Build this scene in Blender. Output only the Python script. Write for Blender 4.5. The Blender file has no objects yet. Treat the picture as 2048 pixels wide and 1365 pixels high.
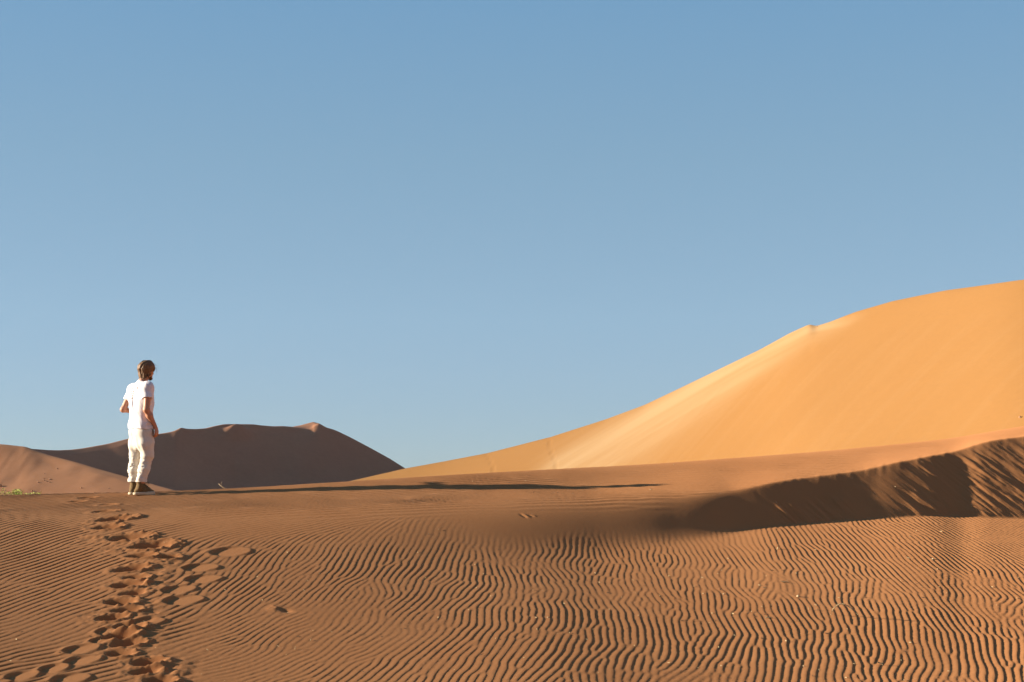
import bpy, math, random
import numpy as np
from mathutils import Vector
from mathutils.bvhtree import BVHTree

S = bpy.context.scene
COL = S.collection
R = math.radians

# ------------------------------------------------------------------ camera, sky, sun, exposure
EYE = 1.7                                   # camera height above the sand it stands on
FPX = 2048 * 50.0 / 36.0                    # focal length in pixels of the photograph
HORIZON = 940.0
PITCH = math.atan((HORIZON - 682.5) / FPX)
cam = bpy.data.cameras.new('camera')
cam.lens = 50; cam.sensor_width = 36; cam.clip_start = 0.1; cam.clip_end = 20000
camo = bpy.data.objects.new('camera', cam); COL.objects.link(camo)
camo.location = (0, 0, EYE); camo.rotation_euler = (math.pi / 2 + PITCH, 0, 0)
S.camera = camo

SUN_EL = 13.5
SUN_AZ = 180.0                              # direction towards the sun, measured from +X
world = bpy.data.worlds.new('World'); S.world = world; world.use_nodes = True
wn = world.node_tree; wn.nodes.clear()
sky = wn.nodes.new('ShaderNodeTexSky'); sky.sky_type = 'NISHITA'; sky.sun_disc = False
sky.sun_elevation = R(SUN_EL); sky.sun_rotation = R(-90)
sky.air_density = 0.6; sky.dust_density = 0.0; sky.ozone_density = 3.0; sky.altitude = 0
bg = wn.nodes.new('ShaderNodeBackground'); bg.inputs['Strength'].default_value = 0.05
wo = wn.nodes.new('ShaderNodeOutputWorld')
# clear desert air: the sky texture blended with an even pale-to-deep blue from horizon to zenith
wtc = wn.nodes.new('ShaderNodeTexCoord'); wsx = wn.nodes.new('ShaderNodeSeparateXYZ'); wcr = wn.nodes.new('ShaderNodeValToRGB')
wn.links.new(wtc.outputs['Generated'], wsx.inputs[0]); wn.links.new(wsx.outputs['Z'], wcr.inputs[0])
el = wcr.color_ramp.elements
stops = [(0.0, (.075, .098, .116)), (.04, (.077, .103, .123)), (.105, (.078, .113, .1375)), (.215, (.064, .104, .134)), (.32, (.0495, .095, .140)), (.6, (.032, .066, .118)), (1.0, (.018, .042, .085))]
el[0].position, el[1].position = stops[0][0], stops[-1][0]
el[0].color = (*[c * 20 for c in stops[0][1]], 1); el[1].color = (*[c * 20 for c in stops[-1][1]], 1)
for p_, c_ in stops[1:-1]:
    e_ = el.new(p_); e_.color = (*[c * 20 for c in c_], 1)
wmx = wn.nodes.new('ShaderNodeMix'); wmx.data_type = 'RGBA'; wmx.inputs['Factor'].default_value = .8
wn.links.new(sky.outputs[0], wmx.inputs[6]); wn.links.new(wcr.outputs[0], wmx.inputs[7])
wn.links.new(wmx.outputs[2], bg.inputs[0]); wn.links.new(bg.outputs[0], wo.inputs[0])

sl = bpy.data.lights.new('sun', 'SUN'); sl.energy = 5.0; sl.angle = R(0.53); sl.color = (1.0, 0.86, 0.68)
so = bpy.data.objects.new('sun', sl); COL.objects.link(so)
tosun = Vector((math.cos(R(SUN_EL)) * math.cos(R(SUN_AZ)), math.cos(R(SUN_EL)) * math.sin(R(SUN_AZ)), math.sin(R(SUN_EL))))
so.rotation_euler = tosun.to_track_quat('Z', 'Y').to_euler()

S.view_settings.view_transform = 'Standard'; S.view_settings.look = 'None'
S.view_settings.gamma = 1.0; S.view_settings.exposure = 2.0
S.view_settings.use_curve_mapping = False

# ------------------------------------------------------------------ helpers
def tag(o, label=None, cat=None, group=None, kind=None):
    if label: o['label'] = label
    if cat: o['category'] = cat
    if group: o['group'] = group
    if kind: o['kind'] = kind
    return o

def empty(name, loc, rz=0.0):
    o = bpy.data.objects.new(name, None); COL.objects.link(o)
    o.location = loc; o.rotation_euler = (0, 0, rz); return o

def mesh_obj(name, verts, faces, mat, parent=None, smooth=True):
    me = bpy.data.meshes.new(name)
    verts = np.asarray(verts, dtype=np.float32); faces = np.asarray(faces, dtype=np.int32)
    if faces.ndim == 2 and len(faces):
        n, k = faces.shape
        me.vertices.add(len(verts)); me.vertices.foreach_set('co', verts.ravel())
        me.loops.add(n * k); me.loops.foreach_set('vertex_index', faces.ravel())
        me.polygons.add(n); me.polygons.foreach_set('loop_start', np.arange(0, n * k, k, dtype=np.int32))
        me.update(calc_edges=True); me.validate()
    me.polygons.foreach_set('use_smooth', np.full(len(me.polygons), smooth))
    me.materials.append(mat)
    o = bpy.data.objects.new(name, me); COL.objects.link(o)
    if parent: o.parent = parent
    return o

def grid_faces(nr, nc):
    i = np.arange(nr * nc).reshape(nr, nc)
    return np.stack([i[:-1, :-1], i[:-1, 1:], i[1:, 1:], i[1:, :-1]], -1).reshape(-1, 4)

def sm(x, a, b):
    t = np.clip((x - a) / (b - a), 0, 1); return t * t * (3 - 2 * t)

def noise2(x, y, seed=0):
    rs = np.random.RandomState(seed); L = rs.rand(256, 256)
    xi = np.floor(x).astype(np.int64); yi = np.floor(y).astype(np.int64)
    fx = x - xi; fy = y - yi; fx = fx * fx * (3 - 2 * fx); fy = fy * fy * (3 - 2 * fy)
    a = L[xi & 255, yi & 255]; b = L[(xi + 1) & 255, yi & 255]; c = L[xi & 255, (yi + 1) & 255]; d = L[(xi + 1) & 255, (yi + 1) & 255]
    return (a + (b - a) * fx + (c - a) * fy + (a - b - c + d) * fx * fy) * 2 - 1

def fbm(x, y, seed=0, oct=3):
    r = 0; a = 1.0; t = 0
    for k in range(oct):
        r = r + a * noise2(x * 2 ** k + 17 * k, y * 2 ** k + 31 * k, seed + k); t += a; a *= .5
    return r / t

def noise3(p, seed=0):
    rs = np.random.RandomState(seed); L = rs.rand(64, 64, 64)
    i = np.floor(p).astype(np.int64); f = p - i; f = f * f * (3 - 2 * f); r = 0
    for dx in (0, 1):
        for dy in (0, 1):
            for dz in (0, 1):
                w = (f[..., 0] if dx else 1 - f[..., 0]) * (f[..., 1] if dy else 1 - f[..., 1]) * (f[..., 2] if dz else 1 - f[..., 2])
                r = r + w * L[(i[..., 0] + dx) & 63, (i[..., 1] + dy) & 63, (i[..., 2] + dz) & 63]
    return r * 2 - 1

def sol(py):                                # slope Z/Y of the sight line through a row of the photograph
    return np.tan(PITCH - np.arctan((np.asarray(py, float) - 682.5) / FPX))

def row(zy):                                # and back
    return 682.5 + FPX * np.tan(PITCH - np.arctan(zy))

def ucol(px): return (np.asarray(px, float) - 1024) / FPX / 1.004
def pcol(u): return 1024 + FPX * 1.004 * u

def curve(px, pts, smooth=0):
    p = np.array(pts, float); v = np.interp(px, p[:, 0], p[:, 1])
    if smooth:
        q = np.linspace(px.min() - 600, px.max() + 600, 4000); w = np.interp(q, p[:, 0], p[:, 1])
        s = smooth / (q[1] - q[0]); k = np.exp(-.5 * (np.arange(-int(3 * s), int(3 * s) + 1) / s) ** 2); k /= k.sum()
        v = np.interp(px, q, np.convolve(np.pad(w, len(k) // 2, 'edge'), k, 'valid'))
    return v

def stack(Y, feats):                        # smooth chain of slopes through the feature lines
    Ys = [np.asarray(f[0])[None, :] for f in feats]; Zs = [np.asarray(f[1])[None, :] for f in feats]; Ws = [f[2] for f in feats]
    n = len(feats); sl_ = [(Zs[i + 1] - Zs[i]) / (Ys[i + 1] - Ys[i]) for i in range(n - 1)]
    z = Zs[0] + sl_[0] * (Y - Ys[0])
    for i in range(1, n - 1):
        w = np.maximum(np.asarray(Ws[i]), 1e-3); w = w[None, :] if w.ndim else w
        x = np.clip((Y - Ys[i]) / w, -40, 40)
        z = z + (sl_[i] - sl_[i - 1]) * w * np.where(x > 30, x, np.log1p(np.exp(np.minimum(x, 30))))
        z = z + (sl_[i] - sl_[i - 1]) * np.where((Y - Ys[i]) / w > 40, (Y - Ys[i]) - 40 * w, 0)
    return z

def fit_sil(Yrow, feats, idx, target, lo):  # nudge one feature line until the outline sits on its rows
    for _ in range(6):
        z = stack(Yrow, feats); q = z / Yrow; q[Yrow < lo] = -9
        k = q.argmax(0); best = q.max(0)
        feats[idx][1] = feats[idx][1] + (sol(target) - best) * feats[idx][0]
    return feats

# ------------------------------------------------------------------ materials
def newmat(name):
    m = bpy.data.materials.new(name); m.use_nodes = True; n = m.node_tree; n.nodes.clear()
    out = n.nodes.new('ShaderNodeOutputMaterial'); b = n.nodes.new('ShaderNodeBsdfPrincipled')
    n.links.new(b.outputs[0], out.inputs[0]); b.inputs['Roughness'].default_value = .9
    b.inputs['Specular IOR Level'].default_value = .15
    return m, n, b

def noise_node(n, scale, detail=3, rough=.55, vec=None):
    t = n.nodes.new('ShaderNodeTexNoise'); t.inputs['Scale'].default_value = scale; t.inputs['Detail'].default_value = detail
    t.inputs['Roughness'].default_value = rough
    if vec: n.links.new(vec, t.inputs['Vector'])
    return t.outputs['Fac']

def mixc(n, fac, a, b):
    m = n.nodes.new('ShaderNodeMix'); m.data_type = 'RGBA'
    if hasattr(fac, 'links') or not isinstance(fac, float): n.links.new(fac, m.inputs['Factor'])
    else: m.inputs['Factor'].default_value = fac
    for s, v in ((m.inputs[6], a), (m.inputs[7], b)):
        if isinstance(v, tuple): s.default_value = (*v, 1)
        else: n.links.new(v, s)
    return m.outputs[2]

def ramp(n, fac, a, b):
    m = n.nodes.new('ShaderNodeMapRange'); n.links.new(fac, m.inputs[0]); m.inputs[1].default_value = a; m.inputs[2].default_value = b
    return m.outputs[0]

def sand_mat(name, c, var, grain=(350, .25, .003), pale=None, mottle=.5, bump2=None):
    m, n, b = newmat(name)
    geo = n.nodes.new('ShaderNodeNewGeometry'); pos = geo.outputs['Position']
    col = mixc(n, ramp(n, noise_node(n, mottle, 4, .6, pos), .3, .7), c, var)
    g = ramp(n, noise_node(n, grain[0], 2, .7, pos), .25, .75)
    dark = tuple(x * (1 - grain[1]) for x in (1, 1, 1)); lite = tuple(x * (1 + grain[1]) for x in (1, 1, 1))
    mm = n.nodes.new('ShaderNodeMix'); mm.data_type = 'RGBA'; mm.blend_type = 'MULTIPLY'; mm.inputs['Factor'].default_value = 1
    n.links.new(col, mm.inputs[6]); n.links.new(mixc(n, g, dark, lite), mm.inputs[7]); col = mm.outputs[2]
    if pale:
        at = n.nodes.new('ShaderNodeAttribute'); at.attribute_name = 'pale'
        col = mixc(n, at.outputs['Fac'], col, pale)
    n.links.new(col, b.inputs['Base Color'])
    bp = n.nodes.new('ShaderNodeBump'); bp.inputs['Strength'].default_value = .5; bp.inputs['Distance'].default_value = grain[2]
    n.links.new(noise_node(n, grain[0] * .6, 3, .7, pos), bp.inputs['Height'])
    if bump2:
        b2 = n.nodes.new('ShaderNodeBump'); b2.inputs['Strength'].default_value = .6; b2.inputs['Distance'].default_value = bump2[1]
        n.links.new(noise_node(n, bump2[0], 4, .6, pos), b2.inputs['Height']); n.links.new(b2.outputs[0], bp.inputs['Normal'])
    n.links.new(bp.outputs[0], b.inputs['Normal'])
    b.inputs['Roughness'].default_value = 1.0; b.inputs['Specular IOR Level'].default_value = .05
    b.inputs['Diffuse Roughness'].default_value = 1.0
    return m

M_SAND = sand_mat('rippled_red_sand', (.320, .144, .057), (.292, .127, .049), (260, .12, .0022))
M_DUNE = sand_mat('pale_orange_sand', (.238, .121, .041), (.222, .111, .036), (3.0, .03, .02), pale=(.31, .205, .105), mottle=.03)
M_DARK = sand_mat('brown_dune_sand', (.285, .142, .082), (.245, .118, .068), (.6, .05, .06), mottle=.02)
M_LEFT = sand_mat('left_dune_sand', (.40, .195, .098), (.36, .172, .085), (.6, .05, .05), mottle=.05)
M_PLAIN = sand_mat('plain_sand', (.26, .12, .056), (.23, .10, .048), (2.0, .06, .02), mottle=.02)

def flat_mat(name, c, var=None, scale=40, bump=None, rough=.9, sss=0, spec=.15):
    m, n, b = newmat(name)
    tc = n.nodes.new('ShaderNodeNewGeometry').outputs['Position']
    n.links.new(mixc(n, ramp(n, noise_node(n, scale, 3, .6, tc), .3, .7), c, var or tuple(x * .85 for x in c)), b.inputs['Base Color'])
    if bump:
        bp = n.nodes.new('ShaderNodeBump'); bp.inputs['Strength'].default_value = .6; bp.inputs['Distance'].default_value = bump[1]
        n.links.new(noise_node(n, bump[0], 3, .6, tc), bp.inputs['Height']); n.links.new(bp.outputs[0], b.inputs['Normal'])
    b.inputs['Roughness'].default_value = rough; b.inputs['Specular IOR Level'].default_value = spec
    return m

# ------------------------------------------------------------------ the near dune: base shape
EZ = EYE
rows_Y = np.concatenate([np.linspace(2.5, 10.8, 60, endpoint=False), np.arange(10.8, 17.2, .0122), np.arange(17.2, 20.6, .0155), np.arange(20.6, 25.5, .026), np.arange(25.5, 34, .06), np.linspace(34, 68, 44)])
ug = np.concatenate([np.linspace(-.95, -.40, 90, endpoint=False), np.arange(-.40, .385, .00080), np.linspace(.385, .95, 91)])
PX = pcol(ug)

def near_feats(px):
    jit = 1.0 * noise2(px / 26, px * 0, 5) * sm(px, 1480, 1560) + 1.0 * noise2(px / 9, px * 0, 6) * sm(px, 1480, 1560)
    L1y = curve(px, [(-900, 11.6), (1100, 11.6), (2048, 12.8), (3000, 13.6)], 60)
    L2p = curve(px, [(-900, 1100), (0, 1085), (300, 1085), (600, 1096), (900, 1100), (1200, 1092), (1400, 1072), (1540, 1053), (1700, 1040), (1860, 1031), (2048, 1037), (2300, 1050), (3000, 1060)], 22)
    L3p = curve(px, [(-900, 1045), (0, 1031), (300, 1022), (600, 1013), (900, 1005), (1200, 997), (1350, 991), (1468, 981), (1558, 962), (1640, 951), (1690, 945), (1740, 937), (1779, 927), (1825, 918), (1869, 909), (1917, 901), (1960, 885), (2000, 878), (2048, 872), (2300, 850), (3000, 800)], 14)
    uu = ucol(px)
    kq = np.linspace(px.min() - 10, px.max() + 10, 3000); kk = curve(kq, [(-900, 0), (0, 0), (300, -.2), (550, -.1), (900, .26), (1050, .35), (1200, .435), (1300, .462), (1400, .53), (1470, .648), (1540, .745), (1640, .522), (1720, .622), (1800, .605), (1920, .71), (2048, .41), (2300, .39), (3000, .5)], 40)
    i0 = int(np.argmin(np.abs(kq - 1470))); yq = np.zeros_like(kq); yq[i0] = 18.6; uq = ucol(kq)
    for i in range(i0 + 1, len(kq)): yq[i] = yq[i - 1] + kk[i] * yq[i - 1] * (uq[i] - uq[i - 1]) / (1 - kk[i] * uq[i])
    for i in range(i0 - 1, -1, -1): yq[i] = yq[i + 1] - kk[i] * yq[i + 1] * (uq[i + 1] - uq[i]) / (1 - kk[i] * uq[i])
    L3y = np.interp(px, kq, yq)
    gyf = curve(px, [(-900, .20), (300, .20), (600, .32), (900, .43), (1200, .52), (1470, .56), (3000, .56)], 40)
    L2y = (gyf * L3y - sol(L3p) * L3y) / (gyf - sol(L2p))
    L4p = curve(px, [(-900, 1010), (-300, 1000), (0, 991), (95, 988.5), (250, 985), (350, 982.5), (500, 976), (690, 964), (900, 950.5), (1110, 939), (1300, 929), (1500, 914.5), (1650, 903), (1800, 889), (1900, 878), (2048, 853), (2300, 815), (3000, 760)], 25)
    L4y = curve(px, [(-900, 19.8), (0, 19.8), (300, 19.8), (700, 20.1), (900, 20.5), (1345, 21.4), (1700, 21.9), (2048, 23.2), (2300, 24.6), (3000, 28)], 60)
    L4y = np.maximum(L4y, L3y + .9)
    one = np.ones_like(px)
    F = [[2.5 * one, -1.72 * one, 0], [5.5 * one, -1.95 * one, .6], [9.2 * one, -2.30 * one, .8],
         [L1y, sol(1365.) * L1y, .5],
         [L2y, sol(L2p) * L2y, curve(px, [(-900, .26), (1000, .26), (1300, .16), (1500, .04), (1600, .02), (3000, .02)], 30)],
         [L3y, sol(L3p) * L3y, curve(px, [(-900, .40), (900, .38), (1200, .24), (1400, .10), (1500, .02), (3000, .02)], 30)],
         [L3y + .45 * (L4y - L3y), sol(L3p) * L3y * .55 + sol(L4p) * L4y * .45 - curve(px, [(-900, .03), (400, .03), (700, .08), (1200, .08), (1400, .0), (3000, 0)], 30), .3],
         [L4y, sol(L4p) * L4y, .28 + .0 * px],
         [L4y + 5, sol(L4p) * L4y - .75, 2.0], [L4y + 26, -7 * one, 3.0], [L4y + 60, -9.6 * one, 1]]
    return F, L4p, L2y, L3y, jit

F, L4p, L2Y, L3Y, JIT = near_feats(PX)
coarse = np.linspace(18.9, 40, 600)[:, None] * np.ones_like(PX)[None, :]
F = fit_sil(coarse, F, 7, L4p, 18.9)
YY = rows_Y[:, None] * np.ones_like(ug)[None, :]
XX = YY * ug[None, :]
Z0 = stack(YY, F)
_t = (YY - L2Y[None, :]) / (L3Y - L2Y)[None, :]
Z0 = Z0 - .3 * JIT[None, :] * YY / FPX * np.exp(-((_t - 1) / .16) ** 2)
PXX = PX[None, :] * np.ones_like(YY)
PYY = row(Z0 / YY)

# ------------------------------------------------------------------ wind ripples, grown on a flat field
def grow(ny, nx, d, lam, th, K=12, iters=7, seed=4, rw=.16, lam2=None, w2=None):
    ky = np.fft.fftfreq(ny, d)[:, None]; kx = np.fft.rfftfreq(nx, d)[None, :]
    kr = np.sqrt(kx ** 2 + ky ** 2); ka = np.arctan2(ky, kx); G = []; Wt = []
    for k in range(K):
        a = math.pi * k / K                       # ripple crest direction
        dn = np.angle(np.exp(2j * (ka - a - math.pi / 2))) / 2
        G.append(np.exp(-((kr - 1 / lam) / (rw / lam)) ** 2) * np.exp(-(dn / .30) ** 2))
        da = np.angle(np.exp(2j * (th - a))) / 2; q_ = np.exp(-(da / .20) ** 2)
        if lam2 is None: Wt.append(q_)
        else:
            Wt.append(q_ * (1 - w2)); Wt.append(q_ * w2)
            G.append(np.exp(-((kr - 1 / lam2) / (rw / lam2)) ** 2) * np.exp(-(dn / .30) ** 2))
    ws = sum(Wt); Wt = [(w / ws).astype(np.float32) for w in Wt]
    rs = np.random.RandomState(seed); f = rs.randn(ny, nx)
    for it in range(iters):
        Ff = np.fft.rfft2(f); g = 0
        for k in range(len(G)): g = g + Wt[k] * np.fft.irfft2(Ff * G[k], s=(ny, nx))
        f = np.tanh(1.7 * g / (np.sqrt(np.mean(g ** 2)) + 1e-9))
    return f.astype(np.float32)

DU = np.gradient(ug)[None, :]; DR = np.gradient(rows_Y)[:, None]
_pu = np.gradient(PYY, axis=1) / DU; _py = np.gradient(PYY, axis=0) / DR
PYX = _pu / YY; PYYY = _py - (ug[None, :] / YY) * _pu     # slopes of the image row over the sand, along X and along Y
def lookup(A, u, Y):
    c = np.clip(np.searchsorted(ug, u.ravel()), 1, len(ug) - 1); q = np.clip(np.searchsorted(rows_Y, Y.ravel()), 1, len(rows_Y) - 1)
    return A[q, c].reshape(u.shape)
def crest_dir(u, X, Y, m):                   # ground direction of a crest that runs at image slope m
    gxp = lookup(PYX, u, Y); gyp = np.minimum(lookup(PYYY, u, Y), -4.0)
    return np.arctan2(-(gxp + m * FPX / Y), gyp - m * FPX * X / Y ** 2)

def ripple_field():
    ny, nx, d = 1024, 1440, .0105
    yy = 10.6 + np.arange(ny) * d; xx = (np.arange(nx) - nx / 2) * d
    Xg, Yg = np.meshgrid(xx, yy)
    u = Xg / Yg; px = pcol(u); py = lookup(PYY, u, Yg)
    ctrl = [(0, 1330, .22), (150, 1200, .38), (60, 1100, .34), (300, 1300, .25), (150, 1040, .2), (500, 1045, .2), (480, 1150, .75), (600, 1340, .4), (640, 1180, 1.1),
            (560, 1250, .6), (800, 1310, .8), (850, 1130, 1.6), (850, 1230, 1.6), (1000, 1120, 4), (1000, 1250, 1.8), (1000, 1345, 1.1), (1150, 1200, 5), (1200, 1330, 2.0),
            (1300, 1150, -9), (1400, 1120, -3.5), (1450, 1230, -8), (1500, 1345, 3), (1600, 1120, -1.7), (1700, 1200, -2.6), (1800, 1080, -.85), (2000, 1075, -.36),
            (1950, 1150, -1.1), (2000, 1250, -3.2), (1800, 1320, 20), (2000, 1340, 12), (700, 1000, .12), (350, 1000, .12)]
    c2 = np.zeros_like(u); s2 = np.zeros_like(u)
    for a, b, m in ctrl:
        k = np.exp(-((px - a) / 170) ** 2 - ((py - b) / (55 if b > 1060 else 22)) ** 2) + 1e-9
        th = crest_dir(u, Xg, Yg, m); c2 += k * np.cos(2 * th); s2 += k * np.sin(2 * th)
    th = .5 * np.arctan2(s2, c2)
    dis = sm(fbm(Xg / 1.3, Yg / 1.3, 61, 2), -.1, .5)
    th = th + (.10 + .26 * dis) * fbm(Xg / .22, Yg / .30, 71, 3) * sm(py, 1075, 1130) * 1.9 + .12 * fbm(Xg / .9, Yg / .9, 72, 2)
    return yy, xx, grow(ny, nx, d, .071, th, lam2=.100, w2=sm(px + 60 * fbm(Xg / 1.1, Yg / 1.1, 44, 2), 620, 220), iters=6, rw=.18), d, dis

def top_field():                             # the coarser ripples of the windward top
    ny, nx, d = 640, 900, .024
    yy = 16.0 + np.arange(ny) * d; xx = (np.arange(nx) - nx / 2) * d
    Xg, Yg = np.meshgrid(xx, yy); u = Xg / Yg; px = pcol(u)
    m = np.interp(px, [0, 500, 900, 1300, 1700, 2048], [.10, .08, .05, -.01, .03, .10]) + .04 * fbm(Xg / 1.2, Yg / 2.0, 83, 2)
    return yy, xx, grow(ny, nx, d, .14, crest_dir(u, Xg, Yg, m), iters=5, seed=9, rw=.22), d

ry, rx, RF, RD, RDIS = ripple_field()
RY2, RX2, RF2, RD2 = top_field()
def sample(field, X, Y, y0=ry[0], x0=rx[0], d=RD):
    fy = (Y - y0) / d; fx = (X - x0) / d
    iy = np.floor(fy).astype(np.int64); ix = np.floor(fx).astype(np.int64); ty = fy - iy; tx = fx - ix
    ny, nx = field.shape; g = lambda a, b: field[a % ny, b % nx]
    return (g(iy, ix) * (1 - tx) + g(iy, ix + 1) * tx) * (1 - ty) + (g(iy + 1, ix) * (1 - tx) + g(iy + 1, ix + 1) * tx) * ty

r = sample(RF, XX, YY)
disv = sample(RDIS, XX, YY)
r2 = sample(RF2, XX, YY, RY2[0], RX2[0], RD2)
ontop = sm(PYY + 6 * fbm(XX / .8, YY / .8, 55, 2), 1052, 1020) * sm(YY, L3Y[None, :] - .9, L3Y[None, :] - .1)
rh = 1 - 2 * ((1 - np.clip(r, -1, 1)) / 2) ** 1.5
rh2 = r2           # broad tops, narrow troughs

# where ripples fade: the smooth lee in the middle, the slip face, the outer skirts
tface = (YY - L2Y[None, :]) / (L3Y - L2Y)[None, :]
lee = sm(PXX, 620, 1050)
smooth_zone = sm(PYY + 8 * noise2(PXX / 60, PYY * 0, 8), 1120, 1058) * sm(PYY, 998, 1030) * sm(PXX, 620, 1020) * sm(PXX, 1560, 1400)
sz2 = sm(tface, -.06, .06) * sm(tface, 1.12, .98) * sm(PXX, 1150, 1400)
base_fade = sm(tface, .0, -.35) * sm(PXX, 1000, 1500)
mask = (1 - np.clip(np.maximum(smooth_zone, sz2), 0, 1))
onstoss = sm(YY, L3Y[None, :] - .2, L3Y[None, :] + .3)
amp = (.0017 + .0020 * sm(PXX, 620, 220)) * (1 - .35 * disv) * (.85 + .5 * fbm(XX / .35, YY / .5, 91, 3))
near_top = sm(PYY, 1110, 1040) * sm(PXX, 1400, 900)
amp = amp * (1 - .15 * near_top)
amp1 = amp * (1 - ontop) * mask * sm(YY, 40, 24); amp2 = .0058 * (.8 + .25 * fbm(XX / 1.1, YY / 1.1, 95, 2)) * ontop * mask * sm(YY, 60, 36)

# ------------------------------------------------------------------ footprints
gz = Z0.copy()
ripmul = np.ones_like(gz)
def at0(px, py):
    u = float(ucol(px)); c = min(max(int(np.searchsorted(ug, u)), 1), len(ug) - 1)
    q = PYY[:, c]; k = np.where((q[:-1] >= py) & (q[1:] < py) & (rows_Y[:-1] > 9))[0]
    k = k[0] if len(k) else len(q) - 2
    t = (q[k] - py) / max(q[k] - q[k + 1], 1e-6)
    Y = rows_Y[k] + t * (rows_Y[k + 1] - rows_Y[k]); return u * Y, Y

dz_print = np.zeros_like(gz)
def patch(x0, y0, rad):
    r0 = np.searchsorted(rows_Y, y0 - rad); r1 = np.searchsorted(rows_Y, y0 + rad)
    u0 = (x0 - rad) / (y0 - rad if x0 - rad < 0 else y0 + rad); u1 = (x0 + rad) / (y0 + rad if x0 + rad < 0 else y0 - rad)
    c0 = np.searchsorted(ug, u0); c1 = np.searchsorted(ug, u1)
    return slice(max(r0, 0), r1), slice(max(c0, 0), c1)

def fresh_print(px, py, w, dpt, rot=0.0, seed=0, rim=.8):
    x0, y0 = at0(px, py); k = y0 / FPX
    a = w * .45 * k; b = a * .62
    x0 += a * .45
    s = patch(x0, y0, 3.2 * b); X = XX[s] - x0; Y = YY[s] - y0
    c, sn = math.cos(rot), math.sin(rot); xr = X * c + Y * sn; yr = -X * sn + Y * c
    n = fbm(XX[s] / .05, YY[s] / .05, 200 + seed, 2)
    q = np.sqrt((xr / a) ** 2 + (yr / b) ** 2) + .10 * fbm(XX[s] / .11, YY[s] / .11, 300 + seed, 2)
    bowl = sm(q, 1.05, .30)
    d = -dpt * bowl * (1 + .10 * n)
    side = sm(xr / a, -1.2, 1.1)
    d = d + rim * dpt * (.06 + .30 * side) * np.exp(-((q - 1.32) / .26) ** 2) * (.8 + .6 * n)
    d = d + .08 * dpt * n * np.exp(-((q - 1.2) / .5) ** 2)
    dz_print[s] += d; ripmul[s] *= 1 - sm(q, 1.9, 1.25)

def old_print(px, py, w, seed=0, dp=.034):
    x0, y0 = at0(px, py); k = y0 / FPX
    a = w * .5 * k; b = a * .78
    s = patch(x0, y0, 3.2 * a); X = XX[s] - x0; Y = YY[s] - y0
    q = np.sqrt(((X - .2 * Y) / a) ** 2 + (Y / b) ** 2) + .10 * fbm(XX[s] / .12, YY[s] / .12, 400 + seed, 2)
    ins = sm(q, 1.05, .80)
    prof = -dp * .75 + dp * 1.25 * np.clip((X / a + 1) / 1.9, 0, 1)
    d = ins * prof + dp * .25 * np.exp(-((q - 1.1) / .22) ** 2) * sm(X / a, .9, -1.0)
    dz_print[s] += d; ripmul[s] *= 1 - sm(q, 1.25, .85)

FR = [(146, 1004, 40, .03), (166, 996, 44, .025), (207, 1010, 46, .03), (198, 1024, 56, .05), (212, 1040, 84, .085), (200, 1056, 74, .07), (240, 1077, 92, .085), (283, 1092, 96, .09),
      (272, 1113, 62, .07), (330, 1116, 50, .045), (250, 1139, 74, .075), (262, 1156, 62, .05), (243, 1171, 74, .075), (258, 1187, 62, .055), (232, 1205, 74, .08), (245, 1222, 66, .055), (214, 1237, 70, .06),
      (250, 1254, 72, .07), (228, 1273, 76, .08), (246, 1288, 74, .06), (234, 1308, 66, .06), (287, 1325, 78, .075), (284, 1343, 68, .06), (312, 1362, 74, .07)]
for i, (px, py, w, dp) in enumerate(FR): fresh_print(px, py, w, dp * 1.25, .25 * math.sin(i * 2.1), i, .75)
OL = [(468, 1104, 84), (408, 1136, 74), (414, 1159, 74), (366, 1180, 70), (376, 1201, 82), (304, 1246, 72), (231, 1262, 62), (218, 1281, 56), (176, 1299, 74), (180, 1321, 74), (122, 1338, 62), (156, 1358, 80), (60, 1352, 70)]
for i, (px, py, w) in enumerate(OL): old_print(px, py, w, i)
# kicked-up crumbs of sand beside the trail
tx = np.zeros_like(XX)
for (px, py) in [(340, 1128), (320, 1150), (318, 1172), (300, 1216), (310, 1228), (300, 1262), (290, 1284), (345, 1335), (350, 1352), (190, 1075), (230, 1100), (200, 1235), (345, 1112), (322, 1122)]:
    x0, y0 = at0(px, py); s = patch(x0, y0, .6)
    q = ((XX[s] - x0) / .17) ** 2 + ((YY[s] - y0) / .2) ** 2
    e = np.exp(-q); rg = fbm(XX[s] / .10, YY[s] / .10, int(px), 3) * 1.6 + .35
    dz_print[s] += .013 * e * np.clip(rg, -.6, 1); ripmul[s] *= 1 - .8 * sm(e, .1, .7)
# a small scrape with a hollow under a crust, and bird tracks on the smooth lee
x0, y0 = at0(557, 1219); s = patch(x0, y0, .5)
q = ((XX[s] - x0 + .02) / .05) ** 2 + ((YY[s] - y0 - .02) / .07) ** 2
dz_print[s] += (.016 + .012 * fbm(XX[s] / .04, YY[s] / .04, 808, 2)) * np.exp(-q * .9) - .020 * np.exp(-(((XX[s] - x0 - .08 + .5 * (YY[s] - y0)) / .045) ** 2 + ((YY[s] - y0 + .03) / .045) ** 2))
ripmul[s] *= 1 - .85 * np.exp(-(((XX[s] - x0 - .25) / .3) ** 2 + ((YY[s] - y0) / .09) ** 2))
for (px, py, ln) in [(1044, 1031, 12), (1050, 1034, 10), (1059, 1032, 5), (1064, 1033, 5)]:
    x0, y0 = at0(px, py); s = patch(x0, y0, .3); l = ln * y0 / FPX / 2
    X = XX[s] - x0; Y = YY[s] - y0; a = X * .45 - Y * .9; c = X * .9 + Y * .45
    dz_print[s] += -.006 * np.exp(-(c / .018) ** 2 - (a / (l * 1.4)) ** 2) + .005 * np.exp(-((c - .035) / .018) ** 2 - (a / (l * 1.4)) ** 2)

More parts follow.
